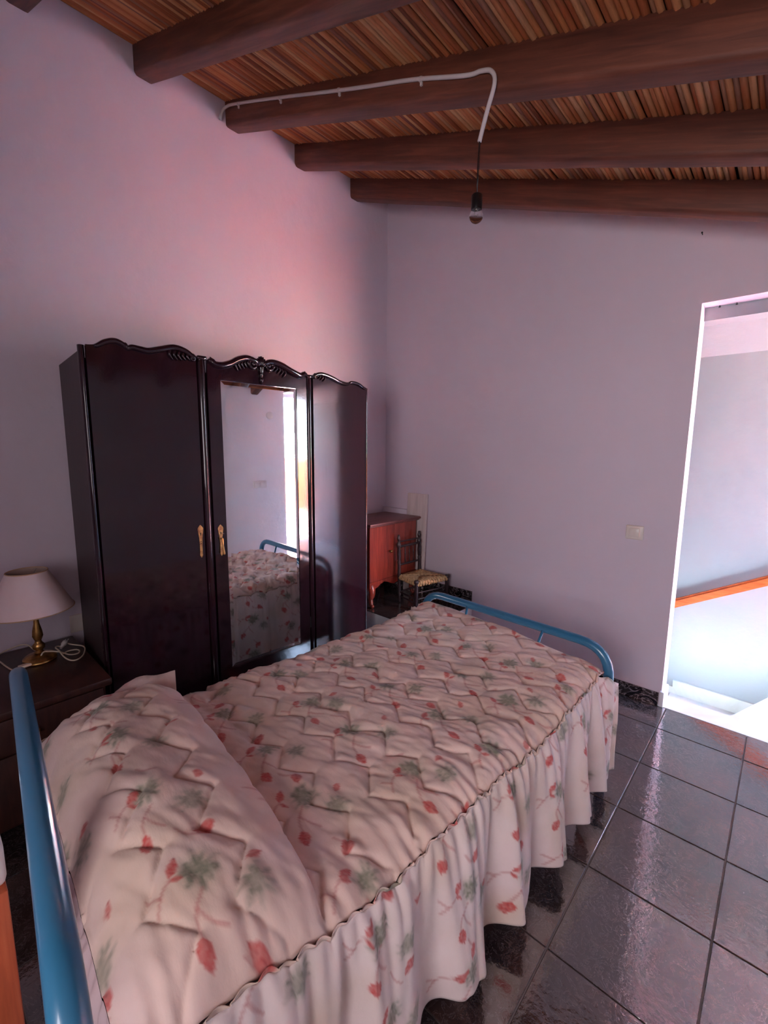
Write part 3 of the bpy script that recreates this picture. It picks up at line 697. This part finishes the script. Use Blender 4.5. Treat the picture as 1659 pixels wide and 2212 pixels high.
# local frame: x across (right positive), y towards the foot
bm = bmesh.new(); sweep(bm, bend([(-.492, 1.748, .0), (-.492, 1.748, .583), (.476, 1.748, .583), (.476, 1.748, 0)], .125), TR, 20); bmobj('footboard_tube', bm, m_blue, BED, smooth=True)
for s in (-1, 1):
    bm = bmesh.new(); sweep(bm, [(s*.20, 1.735, .578), (s*.185, 1.69, .47)], .006, 10); bmobj('brace', bm, m_blue, BED, smooth=True)
bm = bmesh.new(); sweep(bm, bend([(-.452, .022, .0), (-.452, .022, .775), (.60, -.012, .795), (.60, -.012, 0)], .13, 10), TR, 24); bmobj('headboard_tube', bm, m_blue, BED, smooth=True)
bm = bmesh.new(); sweep(bm, [(-.452, .022, .42), (.60, -.012, .42)], .012, 12); bmobj('headboard_rail', bm, m_blue, BED, smooth=True)
for s in (-1, 1):
    bm = bmesh.new(); box(bm, (s*.46-.015, .03, .26), (s*.46+.015, 1.74, .30)); bmobj('side_rail', bm, m_blue, BED)
bm = bmesh.new(); box(bm, (-.455, .07, .30), (.455, 1.70, .455), .03, 3); bmobj('mattress', bm, m_sheet, BED, smooth=True, angle=50)

# --- bedspread
SP = thing('bedspread', 'quilted pink bedspread with green and red floral print and gathered skirt', 'bedspread', BO, RZ)
XH = .485; Y0, Y1 = .045, 1.728
def hump(X, Y):
    """rise over the pillow"""
    yf = .400 - .030*(X+.45)/.9      # front fold of the pillow
    yc = (yf+.05)/2; hw = (yf-.05)/2
    t_ = np.clip(np.abs(Y-yc)/hw, 0, 1)
    tt = np.where(Y > yc, t_**4.5, t_**2.4)
    g = np.where(Y > yc, np.sqrt(np.clip(1-tt, 0, 1)), np.clip(1-tt, 0, 1)**.85)
    ex = np.clip(1-np.abs((X+.02)/.505)**3.2, 0, 1)**.6
    return .135*g*ex*(1-.16*(X+.4)/.8)
def edge_x(Y):
    """half width of the quilted top on the right: narrower over the pillow and at the foot"""
    return XH + .006 - .016*np.exp(-((Y-.15)/.2)**2) - .03*np.clip((Y-1.2)/.5, 0, 1)**1.5
def top_z(X, Y):
    z = .512 + .010*(1-(X/.49)**2)
    z = z - .030*np.clip((np.abs(X)-.40)/.09, 0, 1)**2
    z = z + .036*np.clip((Y-1.45)/.25, 0, 1)**1.5*np.clip((.3-X)/.6, 0, 1) -.010*np.clip((Y-1.68)/.05, 0, 1)**2 - .014*np.clip((.08-Y)/.05, 0, 1)
    return z + hump(X, Y)
def quilt(X, Y):
    """distance to zig-zag stitch lines"""
    hp, amp, row = .075, .030, .125
    d = np.full(X.shape, 9.)
    Xw = X + .008*(vnoise(X*6, Y*6, 3)-.5); Yw = Y + .022*(vnoise(X*5+9, Y*5, 4)-.5)
    for r in range(-1, 16):
        ph = (r % 2)*hp
        u = (Xw+ph+5)/hp; k = np.floor(u); f = u-k; tri = np.where(k.astype(int) % 2 == 0, f, 1-f)
        yl = .02 + r*row + amp*(2*tri-1)
        d = np.minimum(d, np.abs(Yw-yl)*.78)
    return d
def paint(U, V, seed=1, c0=(230, 202, 192)):
    """printed cotton: U,V metres on the cloth; returns linear rgb"""
    base = np.array(lin(*c0)[:3]); c = np.broadcast_to(base, U.shape+(3,)).copy()
    def blend(mask, col):
        nonlocal c; c = c*(1-mask[..., None]) + np.array(col[:3])*mask[..., None]
    n = vnoise(U*9, V*9, 21); n2 = vnoise(U*14+3, V*14, 22)
    blend(np.clip((n-.45)*2.2, 0, 1)*.55, lin(214, 190, 170)); blend(np.clip((n2-.6)*2.5, 0, 1)*.35, lin(232, 208, 212))
    r2 = np.random.default_rng(seed)
    du, dv = .225, .245
    u0, u1, v0, v1 = U.min(), U.max(), V.min(), V.max()
    fz = vnoise(U*260, V*260, 5); fz2 = vnoise(U*110, V*110, 6)
    for a in range(int(u0/du)-1, int(u1/du)+2):
        for b in range(int(v0/dv)-1, int(v1/dv)+2):
            cu = a*du + (b % 2)*du*.5 + r2.uniform(-.015, .015); cv = b*dv + r2.uniform(-.015, .015); an0 = r2.uniform(0, 6)
            q = [r2.uniform(-1, 1) for _ in range(12)]
            w_ = (np.abs(U-cu) < .15) & (np.abs(V-cv) < .15)
            if not w_.any(): continue
            def flower(fu, fv, rad, dark):
                dx, dy = U-fu, V-fv; rr = np.hypot(dx, dy); ang = np.arctan2(dy, dx)
                edge = rad*(.86+.12*np.cos(ang*9+an0)+.5*(fz2-.5))
                mk = np.clip((edge-rr)/.016, 0, 1)*(.55+.45*fz)
                mk *= .72+.28*np.cos(ang*13)**2*np.clip(rr/rad, 0, 1)
                blend(np.clip(mk*1.15*dark, 0, .92), lin(106, 110, 94))
                blend(np.clip((rad*1.35-rr)/(rad*.7), 0, 1)*.22*dark, lin(150, 156, 132))
            def leaf(lu, lv, L, wd, an, s=.85):
                dx, dy = U-lu, V-lv; x_ = dx*math.cos(an)+dy*math.sin(an); y_ = -dx*math.sin(an)+dy*math.cos(an)
                t_ = np.clip(x_/L, 0, 1); ww = wd*np.sin(PI*t_**.8)**.8
                mk = np.clip((ww-np.abs(y_))/.0025, 0, 1)*((x_ > 0) & (x_ < L))
                blend(np.clip(mk*s*(.72+.38*fz), 0, 1), lin(198, 72, 70)); blend(mk*np.clip((.0012-np.abs(y_))/.001, 0, 1)*.5, lin(150, 50, 56))
            def stem(p, s=.6, w=.0014):
                P_ = catmull([(x_, y_, 0) for x_, y_ in p], 5)
                d = np.full(U.shape, 9.)
                for A_, B_ in zip(P_, P_[1:]):
                    ax_, ay_, bx_, by_ = A_.x, A_.y, B_.x, B_.y; L2 = (bx_-ax_)**2+(by_-ay_)**2+1e-12
                    t_ = np.clip(((U-ax_)*(bx_-ax_)+(V-ay_)*(by_-ay_))/L2, 0, 1)
                    d = np.minimum(d, np.hypot(U-ax_-t_*(bx_-ax_), V-ay_-t_*(by_-ay_)))
                w = .0026; s = .45; blend(np.clip((w*1.6-d)/w, 0, 1)*s, lin(178, 84, 84))
            # restrict work to the local window
            ii = np.where(w_.any(1))[0]; jj = np.where(w_.any(0))[0]
            sl = (slice(ii[0], ii[-1]+1), slice(jj[0], jj[-1]+1))
            Us, Vs, cs, fzs, fz2s = U, V, c, fz, fz2
            U, V, c, fz, fz2 = U[sl], V[sl], c[sl], fz[sl], fz2[sl]
            flower(cu+.01*q[0], cv+.01*q[1], .037+.004*q[2], 1.1)
            flower(cu+.075+.01*q[3], cv+.065+.01*q[4], .035, .9)
            a1 = .6+.5*q[5]
            stem([(cu+.03, cv-.01), (cu+.055, cv-.035), (cu+.085, cv-.045+.01*q[6])]); stem([(cu+.05, cv-.03), (cu+.075, cv-.02), (cu+.095, cv-.005)])
            leaf(cu+.085, cv-.045+.01*q[6], .042, .014, -.4+a1*.6, .9)
            leaf(cu-.015, cv-.045, .036, .011, 2.2+.5*q[7], .85); leaf(cu-.012, cv-.047, .026, .006, .7+.4*q[8], .8)
            stem([(cu-.013, cv-.046), (cu-.005, cv-.065), (cu+.02, cv-.085)]); stem([(cu+.0, cv-.07), (cu-.02, cv-.088)])
            if q[9] > -.3: leaf(cu-.07, cv+.03+.01*q[10], .040, .015, 1.1+2.5*q[11], .85)
            if q[2] > 0: leaf(cu+.03+.02*q[4], cv+.10, .030, .010, 3*q[3], .75)
            stem([(cu-.06, cv+.03), (cu-.075, cv+.01), (cu-.095, cv+.0)])
            cs[sl] = c; U, V, c, fz, fz2 = Us, Vs, cs, fzs, fz2s
    return c
nx, ny = 250, 420
s_ = np.linspace(-1, 1, nx)[:, None]; Yv = np.linspace(Y0, Y1, ny)[None, :]
Yg = np.broadcast_to(Yv, (nx, ny)).copy()
# left pillow edge pulls in, right edge follows edge_x
hwR = edge_x(Yg); hwL = XH - .01*np.exp(-((Yg-.2)/.2)**2)
Xg = np.where(s_ > 0, s_*hwR, s_*hwL)
Zg = top_z(Xg, Yg)
d = quilt(Xg, Yg)
puff = .012*(1-np.exp(-d/.007)) + .003*(1-np.exp(-d/.03))
wr = (vnoise(Xg*9+Yg*5, Yg*30-Xg*12, 7)-.5)*.010 + (vnoise(Xg*24+3, Yg*70-Xg*26, 8)-.5)*.005 + (vnoise(Xg*16+Yg*14, Yg*18-Xg*12, 17)-.5)*.008 + (vnoise(Xg*5, Yg*6, 9)-.5)*.016
edgeR = np.exp(-np.clip(hwR-Xg, 0, 9)/.10); pull = edgeR*(np.sin(Yg*150+6*vnoise(Xg*0+1, Yg*14, 12))*.0035+(vnoise(Xg*3, Yg*60, 13)-.5)*.007)
edgeL = np.exp(-np.clip(Xg+hwL, 0, 9)/.08); pull = pull+edgeL*((vnoise(Xg*3, Yg*45, 14)-.5)*.018)
damp = np.clip((Y1-Yg)/.03, 0, 1)*.8+.2
Zg = Zg + (puff + wr + pull - .010)*damp
# seam dips at the long edges
Zg = Zg - .006*np.exp(-np.clip(hwR-Xg, 0, 9)/.006) - .006*np.exp(-np.clip(Xg+hwL, 0, 9)/.006)
P = np.stack([Xg, Yg, Zg], -1)
# the front of the pillow leans over a little, tucking the cloth under it
yf = .400 - .030*(Xg+.45)/.9
P[..., 1] += .020*np.exp(-((Yg-(yf-.012))/.022)**2)*np.clip(1-np.abs(Xg/.49)**4, 0, 1)
Ctop = paint(Xg+.0*Yg, Yg + hump(Xg, Yg)*.5, 1)
me = grid_mesh('quilted_top', P, Ctop, flip=False)
qt = link('quilted_top', me, m_cloth, SP)
sol = qt.modifiers.new('thick', 'SOLIDIFY'); sol.thickness = .010; sol.offset = -1
ER = P[-1].copy(); EL = P[0].copy(); EH = P[:, 0].copy()
# skirts
def skirt(name, ex, ey, ez, outx, outy, s_len, seed, zb=.055, A=.045, umap=0, nt=70, ripple=26.):
    """ex,ey,ez edge curves (n,), out dir (unit) ; hangs to zb"""
    n = len(ex); t_ = np.linspace(0, 1, nt)[None, :]; s = s_len[:, None]
    big = vnoise(s*5.2, s*0+.5, seed)
    ph = s*2*PI*4.35 + 2.2*(vnoise(s*2.3, s*0, seed+1)-.5)
    # asymmetric folds: slow swell out, quick tuck back
    saw = np.sin(ph + .75*np.sin(ph+.6))
    small = np.sin(s*2*PI*ripple + 5*vnoise(s*6, s*0, seed+2))
    mid = np.sin(s*2*PI*10.5 + 4*vnoise(s*4, s*0, seed+3))
    off = .001 + .008*(1-np.exp(-t_*25)) + A*(.30+.70*saw)*t_**.8*(.55+.8*big) + .012*t_ + .006*small*np.exp(-t_*3.2) + .008*mid*np.exp(-((t_-.3)/.35)**2)*(.5+vnoise(s*7+t_, t_*3, seed+4))
    off = off + -umap*.012*np.clip((s-1.45)/.25, 0, 1)*t_**.35
    off = off + .010*np.clip(np.sin(s*2*PI*7.3+3*vnoise(s*5, s*0, seed+8)), 0, 1)**2*t_**.5
    off = off + (vnoise(s*10, t_*5, seed+5)-.5)*.010*t_
    hem = zb + .030*(vnoise(s*3.1, s*0+2, seed+6)) + .012*saw
    z = ez[:, None] + (hem-ez[:, None])*t_
    z = z - .004*np.exp(-t_*40)
    along = .010*np.cos(ph)*t_
    off = off*(1-np.exp(-t_*22)); along = along*(1-np.exp(-t_*22))
    X = ex[:, None] + outx*off + outy*along*1.; Y = ey[:, None] + outy*off + outx*along*1.2
    P = np.stack([X, Y, np.broadcast_to(z, X.shape)], -1)
    C = paint(np.broadcast_to(.5+umap+t_*.46, X.shape).copy(), np.broadcast_to(s, X.shape).copy(), seed+40, (230, 213, 211))
    return grid_mesh(name, P, C)
# right side
ys = np.linspace(Y0, 1.776, 640); xs_ = edge_x(ys)+.044*np.clip((ys-1.655)/.075, 0, 1); zs = np.interp(ys, ER[:, 1], ER[:, 2])-.003-.04*np.clip((ys-1.70)/.08, 0, 1)
me = skirt('skirt', xs_, ys, zs, 1., 0., ys, 3, A=.058, umap=1); o = link('skirt', me, m_cloth, SP); sol = o.modifiers.new('thick', 'SOLIDIFY'); sol.thickness = .0015
# left side
ys = np.linspace(Y0, Y1, 400); xs_ = -(XH-.01*np.exp(-((ys-.2)/.2)**2)); zs = np.interp(ys, EL[:, 1], EL[:, 2])-.003
me = skirt('skirt', xs_, ys, zs, -1., 0., ys+.3, 13, A=.026, nt=50); o = link('skirt', me, m_cloth, SP); sol = o.modifiers.new('thick', 'SOLIDIFY'); sol.thickness = .0015
# gathered frill heads standing on the seams
def frill(ex, ey, ez, ox, period=.036, h=.016, seed=1):
    n = len(ex); s = np.arange(n)/n
    nt = 5; t_ = np.linspace(0, 1, nt)[None, :]
    L = np.concatenate([[0], np.cumsum(np.hypot(np.diff(ex), np.diff(ey)))])[:, None]
    ph = 2*PI*L/period + 2.5*vnoise(L*9, L*0, seed)
    lean = (np.sin(ph)+.5*np.sin(2*ph+1))*.0035
    X = ex[:, None] + ox*(.001 + .007*t_ + lean*t_); Y = ey[:, None] + .010*np.cos(ph)*t_*.7
    Z = ez[:, None] + (h*(.5+.5*np.abs(np.sin(ph*.5)))*t_)
    P = np.stack([X, Y, Z], -1); C = paint(np.broadcast_to(.2+t_*.02, X.shape).copy(), np.broadcast_to(L, X.shape).copy(), 9)
    me = grid_mesh('frill', P, C); o = link('frill', me, m_cloth, SP); sm = o.modifiers.new('thick', 'SOLIDIFY'); sm.thickness = .0012
    return o
ys = np.linspace(Y0, Y1, 700)
frill(edge_x(ys)-.001, ys, np.interp(ys, ER[:, 1], ER[:, 2])-.008, 1, seed=2)
xl_ = -(XH-.01*np.exp(-((ys-.2)/.2)**2)); frill(xl_+.001, ys, np.interp(ys, EL[:, 1], EL[:, 2])-.008, -1, seed=3, h=.012, period=.055)
# head end of the spread falls behind the pillow
xs_ = np.linspace(-XH, edge_x(np.array([Y0]))[0], 260); ys = np.full(260, Y0); zs = np.interp(xs_, EH[:, 0], EH[:, 2])-.003
me = skirt('head_fall', xs_, ys, zs, 0., -1., xs_+1, 23, zb=.16, A=.012, nt=40); o = link('head_fall', me, m_sheet, SP)
# foot hem, a thin pale binding
bm = bmesh.new(); xs_ = np.linspace(-XH, edge_x(np.array([Y1]))[0], 60)
sweep(bm, [(x_, Y1+.002+.002*math.sin(x_*60), float(top_z(np.array(x_), np.array(Y1)))-.012+.002*math.sin(x_*47)) for x_ in xs_], .004, 6); bmobj('hem', bm, m_cord, SP, smooth=True)
# pointed corner of the frill at the far side of the pillow
bm = bmesh.new()
tp = catmull([(-.462, .225, .575), (-.468, .269, .602), (-.462, .32, .619), (-.440, .365, .616), (-.400, .408, .634)], 5)
bt = catmull([(-.425, .225, .555), (-.425, .269, .570), (-.415, .32, .575), (-.400, .355, .575), (-.372, .400, .550)], 5)
gv = []
for k_, (p, q) in enumerate(zip(tp, bt)):
    wv = .004*math.sin(k_*1.9)
    gv.append([bm.verts.new((p.lerp(q, f_) + Vector((wv*(1-f_), 0, .4*wv*(1-f_))))) for f_ in (0, .33, .66, 1)])
for a, b in zip(gv, gv[1:]):
    for k_ in range(3): bm.faces.new((a[k_], a[k_+1], b[k_+1], b[k_]))
ob_ = bmobj('corner_flap', bm, m_cloth, SP, smooth=True); a_ = ob_.data.attributes.new('print', 'FLOAT_COLOR', 'POINT')
a_.data.foreach_set('color', list(lin(216, 190, 184))*len(ob_.data.vertices)); sm = ob_.modifiers.new('thick', 'SOLIDIFY'); sm.thickness = .002

# ------------------------------------------------------------------ orange post at the head of the bed
PS = thing('wooden_post', 'orange varnished wooden post with white cap behind the blue headboard', 'post', (-.870, .040, 0))
bm = bmesh.new(); box(bm, (-.035, -.035, 0), (.035, .012, .670), .004); o = bmobj('post', bm, m_orangev, PS, smooth=True, angle=40)
bm = bmesh.new(); box(bm, (-.040, -.040, .670), (.026, .014, .745), .012, 3); bmobj('cap', bm, m_white, PS, smooth=True, angle=50)

# ------------------------------------------------------------------ switches, socket, nail
SW = thing('light_switch', 'single ivory light switch on the wall left of the doorway', 'light switch', (-.588, YB, .921))
bm = bmesh.new(); box(bm, (-.043, -.010, -.038), (.043, .0, .038), .006, 3); bmobj('cover_plate', bm, m_switch, SW, smooth=True, angle=50)
bm = bmesh.new(); box(bm, (-.024, -.015, -.023), (.024, -.009, .023), .002); bmobj('rocker', bm, m_switch, SW, smooth=True, angle=50)
DS = thing('light_switch', 'double white switch plate on the right wall, seen in the mirror', 'light switch', (XR, 2.33, .95))
bm = bmesh.new(); box(bm, (-.010, -.078, -.038), (0, .078, .038), .006, 3); bmobj('cover_plate', bm, m_white, DS, smooth=True, angle=50)
for s in (-.036, .036):
    bm = bmesh.new(); box(bm, (-.015, s-.026, -.024), (-.009, s+.026, .024), .002); bmobj('rocker', bm, m_white, DS, smooth=True, angle=50)
bm = bmesh.new(); lathe(bm, (0, 0, 0), (-.006, 0, 0), [(0, .04), (.7, .04), (1, .037)], 32)
o = bmobj('junction_cover', bm, m_white, smooth=True, angle=40); o.location = (XR, 2.47, 1.70); tag(o, 'round white junction box cover high on the right wall, seen in the mirror', 'cover')
SK = thing('wall_socket', 'square grey socket plate on the wall between nightstand and wardrobe', 'socket', (XL, .51, .535))
bm = bmesh.new(); box(bm, (0, -.04, -.042), (.009, .012, .042), .004); bmobj('cover_plate', bm, m_switch, SK, smooth=True, angle=50)
bm = bmesh.new(); lathe(bm, (0, 0, 0), (0, -.02, .004), [(0, .002), (.8, .002), (.82, .004), (1, .003)], 8)
o = bmobj('nail', bm, m_black); o.location = (-.419, YB, 2.382-.03); tag(o, 'tiny dark nail high on the wall above the doorway', 'nail')

# ------------------------------------------------------------------ conduit and bulb
BY = 1.352
CD = thing('cable_conduit', 'thin whitish cable conduit clipped along the side of a ceiling beam', 'conduit', (-1.6, BY, 2.79))
o3 = Vector((-1.6, BY, 2.79))
pts = [(-2.385, 1.318, 3.045), (-2.375, 1.330, 3.088), (-2.352, 1.345, 3.106), (-2.30, BY, 3.095)]
pts += [(-2.30+k*(1.42/6), BY, 3.095-(k*(1.42/6))*.392+.002*math.sin(k*1.3)) for k in range(1, 6)]
pts += [(-.90, BY, 2.538), (-.840, BY-.002, 2.520), (-.802, BY-.004, 2.500), (-.788, BY-.006, 2.460), (-.812, BY-.008, 2.385), (-.832, BY-.010, 2.315)]
bm = bmesh.new(); sweep(bm, [p-o3 for p in catmull(pts, 6)], 0.0066, 12); bmobj('tube', bm, m_cond, CD, smooth=True)
for x_ in (-2.26, -1.90, -1.50, -1.08):
    z_ = 3.095-(x_+2.30)*.392
    bm = bmesh.new(); lathe(bm, Vector((x_-.004, BY, z_))-o3, Vector((x_+.004, BY, z_-.003))-o3, [(0, .0085), (1, .0085)], 12)
    box(bm, Vector((x_-.004, BY, z_-.020))-o3, Vector((x_+.004, BY+.012, z_-.006))-o3); bmobj('clip', bm, m_cond, CD)
BX, BYY = -.834, 1.342
BB = thing('hanging_bulb', 'bare clear bulb in a black holder hanging on a thin wire', 'light bulb', (BX, BYY, 2.077))
bm = bmesh.new(); sweep(bm, [(.002, 0, .240), (.0, 0, .20), (-.001, 0, .14), (0, 0, .085)], .0016, 8); sweep(bm, [(.004, .002, .240), (.002, .003, .17), (0, 0, .085)], .0010, 6); bmobj('wire', bm, m_black, BB, smooth=True)
bm = bmesh.new(); lathe(bm, (0, 0, .040), (0, 0, .090), [(0, .0165), (.1, .0175), (.85, .0175), (.93, .014), (1, .006)], 24); bmobj('holder', bm, m_black, BB, smooth=True, angle=50)
bm = bmesh.new(); lathe(bm, (0, 0, 0), (0, 0, .048), [(0, .001), (.03, .007), (.12, .0145), (.28, .0205), (.45, .0225), (.62, .0205), (.8, .0155), (.95, .0125), (1, .012)], 32); bmobj('bulb_glass', bm, m_glass, BB, smooth=True)
bm = bmesh.new(); sweep(bm, [(-.006, 0, .022), (-.004, 0, .045)], .0006, 6); sweep(bm, [(.006, 0, .022), (.004, 0, .045)], .0006, 6); sweep(bm, catmull([(-.006, 0, .022), (-.003, 0, .026), (0, 0, .021), (.003, 0, .026), (.006, 0, .022)], 4), .0005, 6)
lathe(bm, (0, 0, .034), (0, 0, .048), [(0, .002), (.3, .005), (1, .006)], 10); bmobj('filament', bm, m_steel, BB, smooth=True)
